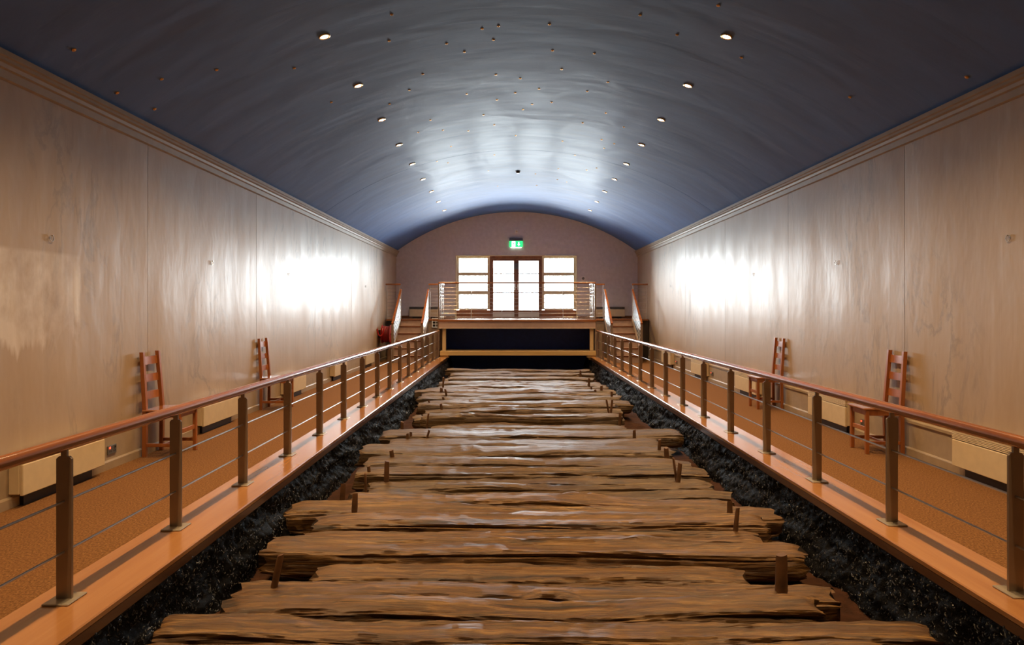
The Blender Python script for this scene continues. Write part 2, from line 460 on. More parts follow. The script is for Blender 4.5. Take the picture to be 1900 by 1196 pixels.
def strip(nm, xw, sgn, prof, mat):
    return struct(nm, MB().prism([(xw+sgn*a, z) for a, z in prof], 'Y', YN, YW), mat)
CP = [(-.01, ZCO+.03), (.10, ZCO+.03), (.10, ZCO-.012), (.085, ZCO-.02), (.085, ZCO-.045), (.06, ZCO-.055), (.055, ZCO-.085), (.035, ZCO-.095), (.03, ZCO-.155), (.012, ZCO-.165), (-.01, ZCO-.165)]
strip('trim_3', XWL, 1, CP, M['cornice']); strip('trim_4', XWR, -1, CP, M['cornice'])
DP = [(-.01, .0), (.026, .0), (.026, .335), (.040, .340), (.040, .365), (.02, .372), (-.01, .372)]
strip('trim_5', XWL, 1, DP, M['dado']); strip('trim_6', XWR, -1, DP, M['dado'])
BP = [(.02, 0), (.045, 0), (.045, .072), (.036, .085), (.02, .088)]
strip('baseboard_left', XWL, 1, BP, M['dado']); strip('baseboard_right', XWR, -1, BP, M['dado'])

# ------------------------------------------------------------------ far wall with the door opening, near wall
WX0, WX1, WZ1 = -1.91, 2.163, 3.332
def end_wall(nm, y0, y1, hole, mat):
    m = MB(); xs = [XWL-.15+(XWR-XWL+.3)*i/48 for i in range(49)]
    if hole: xs = sorted([x for x in xs if abs(x-WX0) > .03 and abs(x-WX1) > .03]+[WX0, WX1])
    def col(xa, xb, za, top):
        m.add([(xa, y0, za), (xb, y0, za), (xb, y0, vz(xb)+.12), (xa, y0, vz(xa)+.12)], [(0, 1, 2, 3)])
        m.add([(xa, y1, za), (xb, y1, za), (xb, y1, vz(xb)+.12), (xa, y1, vz(xa)+.12)], [(3, 2, 1, 0)])
    for xa, xb in zip(xs[:-1], xs[1:]):
        inside = hole and xa >= WX0-1e-6 and xb <= WX1+1e-6
        col(xa, xb, WZ1 if inside else -.1, None)
        if inside:
            m.add([(xa, y0, -.1), (xb, y0, -.1), (xb, y0, ZD), (xa, y0, ZD)], [(0, 1, 2, 3)])
            m.add([(xa, y1, -.1), (xb, y1, -.1), (xb, y1, ZD), (xa, y1, ZD)], [(3, 2, 1, 0)])
    if hole:
        m.add([(WX0, y0, ZD), (WX0, y1, ZD), (WX0, y1, WZ1), (WX0, y0, WZ1), (WX1, y0, ZD), (WX1, y1, ZD), (WX1, y1, WZ1), (WX1, y0, WZ1)],
              [(0, 1, 2, 3), (4, 7, 6, 5), (3, 2, 6, 7), (0, 4, 5, 1)])
    return struct(nm, m, mat)
end_wall('wall_far', YW, YW+.28, True, M['endwall'])
end_wall('wall_near', YN, YN-.2, False, M['wall'])
# cream reveal lining round the opening
rv = MB().box(WX0, WX1, YW-.012, YW+.27, WZ1-.03, WZ1-.002).box(WX0+.002, WX0+.03, YW-.012, YW+.27, ZD, WZ1-.03).box(WX1-.03, WX1-.002, YW-.012, YW+.27, ZD, WZ1-.03)
struct('trim_7', rv, M['framew'])
bb = MB().box(XWL, WX0-.01, YW-.02, YW, ZD, ZD+.085).box(WX1+.01, XWR, YW-.02, YW, ZD, ZD+.085)
struct('baseboard_far', bb, M['nosing'])

# ------------------------------------------------------------------ vault
cl = MB(); XV0, XV1 = XWL-.1, XWR+.1; nseg = 72
ys = [YN-.1]
for s_ in (1.66, 7.98, 14.3, 20.62): ys += [s_-.006, s_-.0055, s_+.0055, s_+.006]
ys += [YW+.05]
th0 = math.asin((XV0-XC)/RV); th1 = math.asin((XV1-XC)/RV)
rows = []
for i, y in enumerate(ys):
    groove = y in (14.3-.0055, 14.3+.0055)
    r = RV+(.012 if groove else 0)
    rows.append([(XC+r*math.sin(th0+(th1-th0)*k/nseg), y, ZA-RV+r*math.cos(th0+(th1-th0)*k/nseg)) for k in range(nseg+1)])
top = [[(XC+(RV+.12)*math.sin(th0+(th1-th0)*k/nseg), y, ZA-RV+(RV+.12)*math.cos(th0+(th1-th0)*k/nseg)) for k in range(nseg+1)] for y in (ys[0], ys[-1])]
for A in (rows, top):
    fs = [(j*(nseg+1)+k, j*(nseg+1)+k+1, (j+1)*(nseg+1)+k+1, (j+1)*(nseg+1)+k) for j in range(len(A)-1) for k in range(nseg)]
    cl.add([p for r in A for p in r], fs)
struct('ceiling', cl, M['vault'], SMO)

# ------------------------------------------------------------------ door and side windows
def win(nm, x0, x1):
    o = struct(nm); y0, y1 = YW+.10, YW+.17
    fr = MB().box(x0, x0+.085, y0, y1, ZD+.30, WZ1-.03, .006).box(x1-.085, x1, y0, y1, ZD+.30, WZ1-.03, .006).box(x0+.085, x1-.085, y0, y1, WZ1-.105, WZ1-.03, .006).box(x0+.085, x1-.085, y0, y1, ZD+.27, ZD+.335, .006)
    obj('frame', fr, M['framew'], o)
    zb = [ZD+.335]
    for za, zc_ in ((ZC+.486, ZC+.617), (ZC+1.117, ZC+1.225)):
        obj('transom', MB().box(x0+.085, x1-.085, y0+.005, y1-.005, za, zc_, .006), M['grey'] if False else M['framew'], o); zb += [za, zc_]
    zb.append(WZ1-.105)
    for a, b_ in zip(zb[::2], zb[1::2]): obj('pane', MB().box(x0+.08, x1-.08, y0+.03, y0+.036, a-.01, b_+.01), M['glass'], o)
    obj('lower_panel', MB().box(x0, x1, y0, y1, ZD-.004, ZD+.275).box(x0+.10, (x0+x1)/2-.03, y0-.012, y0, ZD+.06, ZD+.22, .006).box((x0+x1)/2+.03, x1-.10, y0-.012, y0, ZD+.06, ZD+.22, .006), M['panelw'], o)
DX0, DX1, DXM = -.76, .99, .127
win('window_1', WX0+.028, DX0+.002); win('window_2', DX1-.002, WX1-.028)
dr = struct('door_1'); y0, y1 = YW+.09, YW+.17
obj('door_stop', MB().box(DX0, DX0+.075, y1-.01, y1+.03, ZD, WZ1-.03).box(DX1-.075, DX1, y1-.01, y1+.03, ZD, WZ1-.03).box(DX0+.075, DX1-.075, y1-.01, y1+.03, WZ1-.13, WZ1-.03).box(DX0+.075, DX1-.075, y1-.01, y1+.03, ZD, ZD+.03), M['doorw'], dr)
obj('door_frame', MB().box(DX0, DX0+.055, y0, y1, ZD, WZ1-.03, .005).box(DX1-.055, DX1, y0, y1, ZD, WZ1-.03, .005).box(DX0+.055, DX1-.055, y0, y1, WZ1-.11, WZ1-.03, .005), M['doorw'], dr)
for lx0, lx1, hs in ((DX0+.058, DXM-.003, 1), (DXM+.003, DX1-.058, -1)):
    za, zt = ZD+.01, WZ1-.115
    s0, s1 = (.06, .085) if hs == 1 else (.085, .06)
    lf = MB().box(lx0, lx0+s0, y0+.015, y1-.015, za, zt, .005).box(lx1-s1, lx1, y0+.015, y1-.015, za, zt, .005)
    lf.box(lx0+s0, lx1-s1, y0+.015, y1-.015, zt-.075, zt, .005).box(lx0+s0, lx1-s1, y0+.015, y1-.015, za, za+.26, .005)
    L = obj('door_leaf', lf, M['doorw'], dr)
    bars = [ZC+.55, ZC+1.19]
    for zb in bars: obj('glazing_bar', MB().box(lx0+s0, lx1-s1, y0+.02, y1-.02, zb-.018, zb+.018, .004), M['doorw'], L)
    for a, b_ in zip([za+.26]+bars, bars+[zt-.075]): obj('pane', MB().box(lx0+s0-.01, lx1-s1+.01, y0+.035, y0+.041, a, b_), M['glass'], L)
    obj('kick_plate', MB().box(lx0+s0-.02, lx1-s1+.02, y0+.008, y0+.016, za+.04, za+.20, .003), M['steel'], L)
    if hs == 1: obj('meeting_strip', MB().box(DXM-.03, DXM+.03, y0-.004, y0+.016, za, zt, .004), M['doorw'], L)
    hx = lx1-.04 if hs == 1 else lx0+.04
    obj('door_handle', MB().tube((hx, y0-.045, ZD+.95), (hx, y0-.045, ZD+1.25), .012).tube((hx, y0-.045, ZD+1.0), (hx, y0+.02, ZD+1.0), .009).tube((hx, y0-.045, ZD+1.2), (hx, y0+.02, ZD+1.2), .009), M['steel'], L, None, SMO)
obj('door_closer', MB().box(DXM-.09, DXM+.09, y0-.05, y0+.012, ZC+1.33, ZC+1.53, .008), M['grey'], dr)

# ------------------------------------------------------------------ raised landing
ld = thing('landing', 'raised landing with mauve fascia before the glazed end doors', 'platform', (0, 0, 0))
obj('deck', MB().box(-2.14, 2.405, YP, YS+.05, ZD-.05, ZD).box(XWL+.03, XWR-.03, YS+.05, YW-.004, ZD-.05, ZD), M['curb'], ld)
obj('edge_strip', MB().box(-2.16, 2.425, YP-.035, YP, ZD-.052, ZD+.004, .006), M['railx'], ld)
obj('fascia', MB().box(-2.11, 2.375, YP-.012, YP+.02, .985, ZD-.052), M['fascia'], ld)
obj('fascia_bead', MB().box(-2.11, 2.375, YP-.03, YP-.002, .965, .987, .004), M['cream'], ld)
for x in (-2.13, 2.375): obj('side_fascia', MB().box(x, x+.02, YP, YS, .965, ZD-.05), M['fascia'], ld)
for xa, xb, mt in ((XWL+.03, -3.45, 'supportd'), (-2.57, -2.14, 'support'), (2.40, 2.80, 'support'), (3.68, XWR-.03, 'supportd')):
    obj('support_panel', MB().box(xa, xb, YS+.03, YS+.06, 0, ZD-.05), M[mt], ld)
    obj('edge_strip', MB().box(xa, xb, YS, YS+.06, ZD-.05, ZD+.004, .005), M['railx'], ld)
struct('wall_recess', MB().box(-2.12, 2.40, YS-.02, YS+.02, -.4, 1.165), M['navy'])
struct('wall_recess_left', MB().box(-2.17, -2.11, YP+.03, YS, -.4, 1.172).box(-2.225, -2.11, YP-.061, YS+.04, -.45, .0), M['support'])
struct('wall_recess_right', MB().box(2.375, 2.44, YP+.03, YS, -.4, 1.172).box(2.375, 2.57, YP-.061, YS+.04, -.45, .0), M['support'])

bmx = thing('timber_beam', 'long yellow pine beam spanning the pit under the landing', 'beam')
obj('beam', MB().box(-2.085, 2.395, 20.1, 21.0, .192, .325, .008), M['beam'], bmx)
for s_, x in ((1, -2.085), (-1, 2.395)):
    a, b_ = sorted((x, x+s_*.25)); obj('corbel', MB().box(a, b_, 20.13, 20.5, .128, .192, .005), M['beam'], bmx)
    a, b_ = sorted((x+s_*.1, x+s_*.19)); obj('corbel', MB().box(a, b_, 20.16, 20.5, .07, .128, .005), M['beam'], bmx)
for x, lb in ((-2.03, 'cream painted timber post at the left end of the pine beam'), (2.235, 'cream painted timber post at the right end of the pine beam')):
    tag(obj('timber_post', MB().box(x, x+.105, 20.24, 20.36, .325, .965, .006), M['beamz']), lb, 'post', 'posts standing on the pine beam')

# ------------------------------------------------------------------ stairs
def stairs(x0, x1, side):
    t = thing('staircase', f'short flight of mauve carpeted steps up to the landing on the {side}', 'stairs', (0, 0, 0), 0, 'stairs up to the landing')
    rise = ZD/6
    for k in range(5):
        y = 19.9+.3*k; z = rise*(k+1)
        o = obj('step', MB().box(x0, x1, y, YS+.03 if k == 4 else y+.31, 0 if k == 0 else z-rise-.02, z-.004), M['riser'], t)
        obj('nosing', MB().box(x0, x1, y-.022, y+.06, z-.035, z, .006), M['nosing'], o)
    obj('nosing', MB().box(x0, x1, YS, YS+.06, ZD-.04, ZD+.002, .006), M['nosing'], t)
    obj('riser', MB().box(x0, x1, YS+.025, YS+.045, ZD-rise, ZD-.04), M['riser'], t)
    for x in (x0-.035, x1):
        pr = [(19.88, 0), (19.88, .22), (21.4, ZD+.05), (21.4, 0)]
        obj('stringer', MB().prism(pr, 'X', x, x+.035), M['support'], t)
    return t
stairs(-3.41, -2.60, 'left'); stairs(2.83, 3.64, 'right')

def stair_rail(x, label):
    t = thing('stair_railing', label, 'railing', (x, 19.85, 0), 0, 'sloping railings beside the steps')
    p, q = Vector((0, -.03, 1.115)), Vector((0, 1.50, 2.115))
    obj('handrail', MB().bar(p, q, .055, .05), M['rail'], t)
    obj('newel_post', MB().box(-.035, .035, -.006, .012, .0, 1.10, .004), M['postm'], t)
    obj('top_post', MB().box(-.018, .018, 1.46, 1.475, ZD, 2.085, .003), M['steel'], t)
    for k in range(1, 8):
        d = Vector((0, 0, -.115*k)); obj('rod', MB().tube(p+d+Vector((0, .03, .02)), q+d+Vector((0, -.03, -.02)), .0065, n=8), M['steel'], t, None, SMO)
stair_rail(-3.40, 'sloping railing on the wall side of the left steps')
stair_rail(-2.565, 'sloping railing on the pit side of the left steps')
stair_rail(2.81, 'sloping railing on the pit side of the right steps')
stair_rail(3.655, 'sloping railing on the wall side of the right steps')

# ------------------------------------------------------------------ landing balustrades
ZR = 2.285
RODZ = [ZC+(573-y)*.01554 for y in (533, 540, 546.7, 553.5, 560.3, 567.1, 574, 581, 588)]
def short_rail(x0, x1, label):
    t = thing('landing_railing', label, 'railing', ((x0+x1)/2, YS+.03, ZD), 0, 'short railings at the landing corners')
    h = (x1-x0)/2
    obj('handrail', MB().box(-h-.02, h+.02, -.03, .03, ZR-.025-ZD, ZR+.022-ZD, .01), M['railx'], t)
    for s_ in (-1, 1): obj('post', MB().box(s_*(h-.02)-.015, s_*(h-.02)+.015, -.008, .008, 0, ZR-.025-ZD, .003), M['steel'], t)
    for z in RODZ: obj('rod', MB().tube((-h+.02, 0, z-ZD), (h-.02, 0, z-ZD), .006, n=8), M['rod'], t, None, SMO)
short_rail(-3.86, -3.44, 'short railing between the left wall and the left steps, above the red hose reel')
short_rail(-2.55, -2.16, 'short railing between the left steps and the central balustrade')
short_rail(2.43, 2.80, 'short railing between the central balustrade and the right steps')
short_rail(3.67, 4.12, 'short railing between the right steps and the right wall')

bal = thing('balustrade', 'central balustrade of thin steel rods under a wooden rail on the landing', 'railing', (.132, YP+.05, ZD))
hx = 2.245
hr = MB().box(-hx-.03, hx+.03, -.03, .03, ZR-.025-ZD, ZR+.024-ZD, .01)
for s_ in (-1, 1): hr.box(s_*hx-.03, s_*hx+.03, .03, 1.2, ZR-.025-ZD, ZR+.024-ZD, .01)
obj('handrail', hr, M['railx'], bal)
for s_ in (-1, 1):
    obj('corner_post', MB().box(s_*(hx+.012)-.024, s_*(hx+.012)+.024, -.025, .0, -.20, ZR-.025-ZD, .004), M['postm'], bal)
    for y in (.03, .42, .80, 1.17): obj('post', MB().box(s_*hx-.012, s_*hx+.012, y-.008, y+.008, 0, ZR-.025-ZD, .003), M['rod'], bal)
    for z in RODZ: obj('rod', MB().tube((s_*hx, .03, z-ZD), (s_*hx, 1.17, z-ZD), .006, n=8), M['rod'], bal, None, SMO)
for z in RODZ: obj('rod', MB().tube((-hx, .0, z-ZD), (hx, .0, z-ZD), .007, n=8), M['rod'], bal, None, SMO)
for x in (-1.195-.132, -.31-.132, .56-.132, 1.46-.132): obj('spacer', MB().box(x-.010, x+.010, -.008, .008, 0, ZR-.14-ZD, .002), M['steel'], bal)

# ------------------------------------------------------------------ long pit railings
def post_mesh():
    w_, t_ = .036, .007
    pr = [(-w_, .008), (w_, .008), (w_, .664), (w_-.012, .676), (.014, .676), (.014, .705), (-.014, .705), (-.014, .676), (-w_+.012, .676), (-w_, .664)]
    return MB().prism(pr, 'Y', -t_, t_)
POST = post_mesh().mesh('post'); PLATE = MB().box(-.062, .062, -.075, .075, 0, .009, .003).mesh('base_plate')
ROD = {}
def pit_rail(x, y0, sp, label):
    t = thing('pit_railing', label, 'railing', (x, y0, ZK), 0, 'wooden topped railings along the pit')
    z = .8955-ZK
    a, b_ = .6-y0, YP-.07-y0
    nseg = 40; hr = MB()
    hr.tube((0, a, z), (0, b_, z), .0315, n=28)
    obj('handrail', hr, M['rail'], t, None, SMO)
    for h in (.627, .390):
        m = MB(); n = 60
        m.tube((0, a, h-ZK), (0, b_, h-ZK), .0062, n=10); obj('rod', m, M['rod'], t, None, SMO)
    for k in range(-2, 16):
        p = link('post', POST, M['postm'], t, (0, sp*k, 0))
        link('base_plate', PLATE, M['plate'], p)
pit_rail(XL, 3.295, 1.0885, 'long round wooden handrail on flat metal posts left of the pit')
pit_rail(XR, 3.377, 1.1015, 'long round wooden handrail on flat metal posts right of the pit')

# ------------------------------------------------------------------ oak trackway
PLANKS = [
 (-1.84,1.80,3.505,0.300,-0.125,-0.003),(-1.86,2.18,3.757,0.252,-0.120,-0.007),(-1.61,1.70,4.023,0.266,-0.115,0.005),
 (-1.63,1.87,4.282,0.259,-0.130,-0.012),(-1.24,1.46,4.600,0.300,-0.140,-0.020),(-1.65,1.92,4.877,0.290,-0.070,-0.018),
 (-1.56,1.77,5.200,0.323,-0.110,-0.008),(-1.49,1.91,5.503,0.303,-0.070,-0.009),(-1.82,2.13,5.874,0.350,-0.090,-0.004),
 (-1.41,1.86,6.175,0.300,-0.095,-0.060),(-1.30,1.96,6.420,0.240,-0.130,0.006),(-1.33,1.86,6.610,0.190,-0.110,0.000),
 (-1.38,1.88,6.818,0.218,-0.125,-0.007),(-1.55,1.94,7.136,0.317,-0.070,0.018),(-1.53,1.84,7.545,0.400,-0.065,-0.025),
 (-1.67,1.77,8.028,0.464,-0.020,0.015),(-1.48,1.73,8.560,0.500,-0.045,0.000),(-1.62,2.11,9.100,0.540,-0.020,0.012)]
LOOK = ['pale brown oak plank cut off by the lower edge, nearest to the camera', 'long golden oak plank with a knobbly right end, second from the camera',
 'dark-cracked oak plank with a ragged left end, third from the camera', 'brown oak plank pierced by the nearest two pegs, fourth from the camera',
 'shorter reddish oak plank with blunt right end, fifth from the camera', 'broad raised oak plank with a shiny back ridge, sixth from the camera',
 'narrow oak plank with a peg hole at its right end, seventh from the camera', 'brown furrowed oak plank pegged on its left, eighth from the camera',
 'long narrow oak plank reaching furthest left, ninth from the camera', 'oak plank lying slightly askew, tenth from the camera',
 'low reddish oak plank between higher ones, eleventh from the camera', 'thin dark oak plank, twelfth from the camera',
 'thin low oak plank behind a peg pair, thirteenth from the camera', 'broad grey-brown oak plank beside the tallest left peg, fourteenth from the camera',
 'light-ended oak plank slanting to the right, fifteenth from the camera', 'thick oak plank with a big knot on its left, sixteenth from the camera',
 'oak plank with a white shiny ridge behind the knotted plank, seventeenth from the camera', 'wide light oak plank jutting furthest right, eighteenth from the camera']
FAR = [(9.99,-1.07,1.54),(10.35,-1.22,1.70),(10.79,-1.57,1.73),(11.27,-1.46,1.74),(12.07,-1.33,1.87),(12.68,-1.56,1.80),(13.52,-1.72,1.92),(14.70,-1.66,1.87),(15.60,-1.51,1.72),(16.90,-1.61,1.85),(17.95,-1.50,1.92)]
rp = random.Random(21)
y = PLANKS[-1][2]
while y < 17.75:
    sp = rp.uniform(.27, .38); y += sp
    for (ya, la, ra), (yb, lb, rb) in zip(FAR[:-1], FAR[1:]):
        if y <= yb: break
    t = min(1, max(0, (y-ya)/(yb-ya))); l = la+(lb-la)*t; r = ra+(rb-ra)*t
    PLANKS.append((l+rp.uniform(-.18, .12), r+rp.uniform(-.14, .14), y, sp*.96, rp.uniform(-.125, -.005), rp.uniform(-.022, .022)))
NPL = len(PLANKS)
def make_plank(i, xl, xr, yb, wd, zt, yaw):
    near = yb < 6.3; mid = yb < 9.6
    nu, nv = (240, 40) if near else (170, 32) if mid else (110, 24)
    L = xr-xl; th = .17; yc = yb-wd/2; cx = (xl+xr)/2; sd = i*7.3
    rnd = random.Random(i*11+1)
    cracks = [(rnd.uniform(.08, .46), rnd.uniform(-.5, .1)*L, rnd.uniform(.4, 1.0)*L, rnd.uniform(.010, .024)) for _ in range(7)]
    knot = (-.55, .25) if i == 15 else (rnd.uniform(-.4, .4)*L, rnd.uniform(.15, .4))
    m = MB(); vs = []
    taperl, taperr = rnd.uniform(.05, .28), rnd.uniform(.05, .28)
    for a in range(nu+1):
        u = a/nu; u = .5-.5*math.cos(math.pi*u) if False else u
        x = -L/2+L*u
        dl, drr = u*L, (1-u)*L
        el = min(1, dl/taperl); er = min(1, drr/taperr)
        e = (.50+.50*math.sin(el*math.pi/2))*(.50+.50*math.sin(er*math.pi/2))
        w_ = wd*(.86+.16*mn.noise((x*1.3, sd, 1)))*(.80+.20*e)
        t_ = th*(1.0+.18*mn.noise((x*.9, sd, 2)))*(.62+.38*e)
        oy = .05*mn.noise((x*1.0, sd, 3)); oz = .040*mn.noise((x*.9, sd, 4))
        for b in range(nv):
            ph = 2*math.pi*b/nv        # 0 = back, quarter = top, half = front
            c, s = math.cos(ph), math.sin(ph)
            k = .36
            py = math.copysign(abs(c)**k, c); pz = math.copysign(abs(s)**k, s)
            px = x
            # ragged ends
            if dl < .25: px += (.25-dl)*(.28*mn.noise((py*2.2+sd, pz*2, 9))+.16*mn.noise((py*9+sd, pz*7, 9)))
            if drr < .25: px -= (.25-drr)*(.28*mn.noise((py*2.2+sd, pz*2, 19))+.16*mn.noise((py*9+sd, pz*7, 19)))
            f1 = mn.noise((x*1.6, py*2.6+sd, pz*2.6))
            f2 = mn.noise((x*2.4+5, py*9+sd, pz*9))
            f3 = mn.noise((x*9, py*22+sd, pz*22))
            r = 1+.10*f1
            d = .013*f2+.008*f3+.004*mn.noise((x*14, py*50+sd, pz*50))
            v = b/nv
            for cv, cxx, cl_, cd in cracks:
                cvv = cv+.03*mn.noise((x*1.5, cv*30, sd))
                if cxx < x < cxx+cl_ and abs(v-cvv) < .035:
                    d -= cd*(1-abs(v-cvv)/.035)*min(1, (x-cxx)/.15, (cxx+cl_-x)/.15)
            if i == 15 or i % 3 == 0:
                q = ((x-knot[0])/.20)**2+((v-knot[1])/.075)**2
                if q < 1: d += .03*(1-q)-.035*max(0, 1-q*9)
            vs.append((px, oy+py*w_/2*r+c*d, oz+pz*t_/2*r+s*d+.012*py))
    fs = [(a*nv+b, a*nv+(b+1) % nv, (a+1)*nv+(b+1) % nv, (a+1)*nv+b) for a in range(nu) for b in range(nv)]
    fs += [tuple(range(nv-1, -1, -1)), tuple(nu*nv+b for b in range(nv))]
    m.add(vs, fs)
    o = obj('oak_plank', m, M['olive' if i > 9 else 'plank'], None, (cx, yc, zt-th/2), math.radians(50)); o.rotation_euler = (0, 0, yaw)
    if i < len(LOOK): lb = LOOK[i]
    else:
        bk = NPL-1-i
        lb = (f'weathered oak trackway plank, {ORD[i]} from the camera' if i < 30 else
              'rearmost oak trackway plank, next to the dark recess' if bk == 0 else f'weathered oak trackway plank, {ORD[bk]} from the dark recess end')
    tag(o, lb, 'plank', 'oak planks of the ancient trackway')
for i, p in enumerate(PLANKS): make_plank(i, *p)

PEGL = [(-1.425,4.190,-0.13,0.190,0.039,0.045),(-1.261,5.576,-0.10,0.163,0.009,0.050),(-1.469,6.045,-0.13,0.153,0.009,0.050),(-1.184,6.579,-0.13,0.233,0.005,0.051),(-1.344,6.423,-0.13,0.153,-0.005,0.025),(-1.414,6.910,-0.09,0.074,-0.005,0.037),(-1.283,7.482,-0.07,0.092,-0.012,0.052),(-1.273,8.490,-0.05,0.072,0.000,0.039),(-1.250,8.610,-0.05,0.066,0.000,0.040),(-1.047,8.540,-0.05,0.105,0.033,0.030),(-1.464,9.286,-0.07,0.107,0.000,0.046),(-1.151,9.412,-0.07,0.203,0.022,0.029),(-1.135,11.183,-0.07,0.090,-0.009,0.043),(-1.344,11.492,-0.07,0.107,-0.035,0.035),(-1.159,11.954,-0.07,0.093,-0.028,0.046),(-1.190,12.683,-0.07,0.150,-0.029,0.044),(-1.320,13.000,-0.07,0.140,0.000,0.060),(-1.414,14.247,-0.07,0.210,0.011,0.044)]
PEGR = [(1.584,4.126,-0.13,0.216,0.000,0.076),(1.636,5.150,-0.13,0.198,0.020,0.036),(1.756,5.664,-0.10,0.080,0.000,0.048),(1.583,6.702,-0.12,0.175,0.021,0.046),(1.582,6.760,-0.12,0.213,-0.031,0.026),(1.658,7.536,-0.07,0.110,-0.006,0.058),(1.630,7.790,-0.07,0.150,0.006,0.039),(1.494,8.595,-0.06,0.105,0.000,0.043),(1.516,9.905,-0.07,0.130,0.008,0.046),(1.486,10.612,-0.07,0.220,0.024,0.037),(1.499,10.947,-0.07,0.190,-0.034,0.034),(1.763,12.455,-0.07,0.140,0.000,0.048),(1.550,13.000,-0.07,0.110,-0.020,0.050),(1.660,13.082,-0.07,0.165,0.000,0.055),(1.527,13.506,-0.07,0.100,-0.010,0.042),(1.600,14.648,-0.07,0.150,0.000,0.056),(1.639,16.911,-0.07,0.120,0.000,0.052)]
def make_peg(i, side, x, y, zb, h, lean, d):
    rnd = random.Random(i*5+len(side)); m = MB(); n = 12; rows = 8; vs = []
    H = h+.10
    for j in range(rows+1):
        t = j/rows; r = d/2*(1.02-.14*t)*(.93 if j == rows else 1)
        for k in range(n):
            a = 2*math.pi*k/n; rr = r*(1+.16*mn.noise((math.cos(a)*2+i, math.sin(a)*2, t*1.2+len(side))))
            vs.append((rr*math.cos(a)+lean*(t*H-.10)/max(h, .05), rr*math.sin(a), t*H+.006*(j == rows)*math.cos(a+i)))
    fs = [(j*n+k, j*n+(k+1) % n, (j+1)*n+(k+1) % n, (j+1)*n+k) for j in range(rows) for k in range(n)]
    fs += [tuple(range(n-1, -1, -1)), tuple(rows*n+k for k in range(n))]
    m.add(vs, fs)
    o = obj('wooden_peg', m, M['peg'], None, (x, y, zb-.10), math.radians(60))
    tall = 'tall' if h > .18 else 'stubby' if h < .09 else 'short'
    ln = ', leaning right' if lean > .015 else ', leaning left' if lean < -.015 else ''
    tag(o, f'{tall} dark wooden peg{ln}, {ORD[i]} from the camera along the {side} edge', 'peg', 'pegs driven through the trackway planks')
for i, p in enumerate(PEGL): make_peg(i, 'left', *p)
for i, p in enumerate(PEGR): make_peg(i, 'right', *p)

# ------------------------------------------------------------------ chairs
def make_chair():
    t = thing('ladderback_chair', 'x', 'chair', (0, 0, 0), 0, 'ladder-back chairs against the long walls')
    # local: +X is the front of the chair, back legs at x=-.19
    sz = .485; hw = .175
    obj('seat', MB().box(-.205, .215, -.205, .205, sz-.022, sz, .007), M['seat'], t)
    for s_ in (-1, 1):
        m = MB(); pts = [(-.19, 0), (-.185, .30), (-.185, .50), (-.225, 1.08)]
        sec = []
        for (px, pz), ww in zip(pts, (.036, .04, .04, .034)):
            k = .016 if pz > .6 else 0
            yv = s_*(hw-k)
            sec.append([(px-.02, yv-ww/2, pz), (px+.02, yv-ww/2, pz), (px+.02, yv+ww/2, pz), (px-.02, yv+ww/2, pz)])
        vs = [p for r in sec for p in r]; fs = [(0, 3, 2, 1), (12, 13, 14, 15)]
        for j in range(3): fs += [(4*j+k, 4*j+(k+1) % 4, 4*j+4+(k+1) % 4, 4*j+4+k) for k in range(4)]
        obj('back_post', m.add(vs, fs), M['chair'], t)
        obj('leg', MB().box(.155, .193, s_*hw-.019, s_*hw+.019, 0, sz-.022, .004), M['chair'], t)
        obj('stretcher', MB().box(-.17, .16, s_*hw-.009, s_*hw+.009, .10, .135, .003), M['chair'], t)
        obj('apron', MB().box(-.17, .16, s_*hw-.009, s_*hw+.009, .405, sz-.022, .003), M['chair'], t)
    obj('apron', MB().box(.165, .183, -hw+.018, hw-.018, .405, sz-.022, .003), M['chair'], t)
    obj('apron', MB().box(-.193, -.175, -hw+.018, hw-.018, .405, sz-.022, .003), M['chair'], t)
    obj('stretcher', MB().box(.165, .183, -hw+.018, hw-.018, .235, .28, .003), M['chair'], t)
    obj('stretcher', MB().box(-.02, .0, -hw+.009, hw-.009, .105, .13, .003), M['chair'], t)
    for z0, z1 in ((.585, .665), (.765, .845), (.945, 1.03)):
        m = MB(); n = 8
        for k in range(n):
            ya, yb_ = -hw+.03+(2*hw-.06)*k/n, -hw+.03+(2*hw-.06)*(k+1)/n
            f = lambda yy, zz: -.185-.04*(zz-.5)/.58-.012*(1-(yy/hw)**2)
            m.add([(f(ya, z0), ya, z0), (f(yb_, z0), yb_, z0), (f(yb_, z1), yb_, z1), (f(ya, z1), ya, z1),
                   (f(ya, z0)-.014, ya, z0), (f(yb_, z0)-.014, yb_, z0), (f(yb_, z1)-.014, yb_, z1), (f(ya, z1)-.014, ya, z1)],
                  [(0, 1, 2, 3), (7, 6, 5, 4), (0, 4, 5, 1), (3, 2, 6, 7)]+([(0, 3, 7, 4)] if k == 0 else [])+([(1, 5, 6, 2)] if k == n-1 else []))
        obj('slat', m, M['chair'], t)
    return t
ch0 = make_chair()
for i, (x, y, rz, lb) in enumerate(((-3.625, 7.44, 0, 'red-brown ladder-back chair against the left wall, nearer the camera'),
        (-3.628, 10.81, 0, 'red-brown ladder-back chair against the left wall, farther from the camera'),
        (3.925, 7.57, math.pi-.04, 'red-brown ladder-back chair against the right wall, nearer the camera'),
        (3.925, 10.88, math.pi, 'red-brown ladder-back chair against the right wall, farther from the camera'))):
    c = ch0 if i == 0 else copy_tree(ch0)
    c.location = (x, y, 0); c.rotation_euler = (0, 0, rz); c['label'] = lb

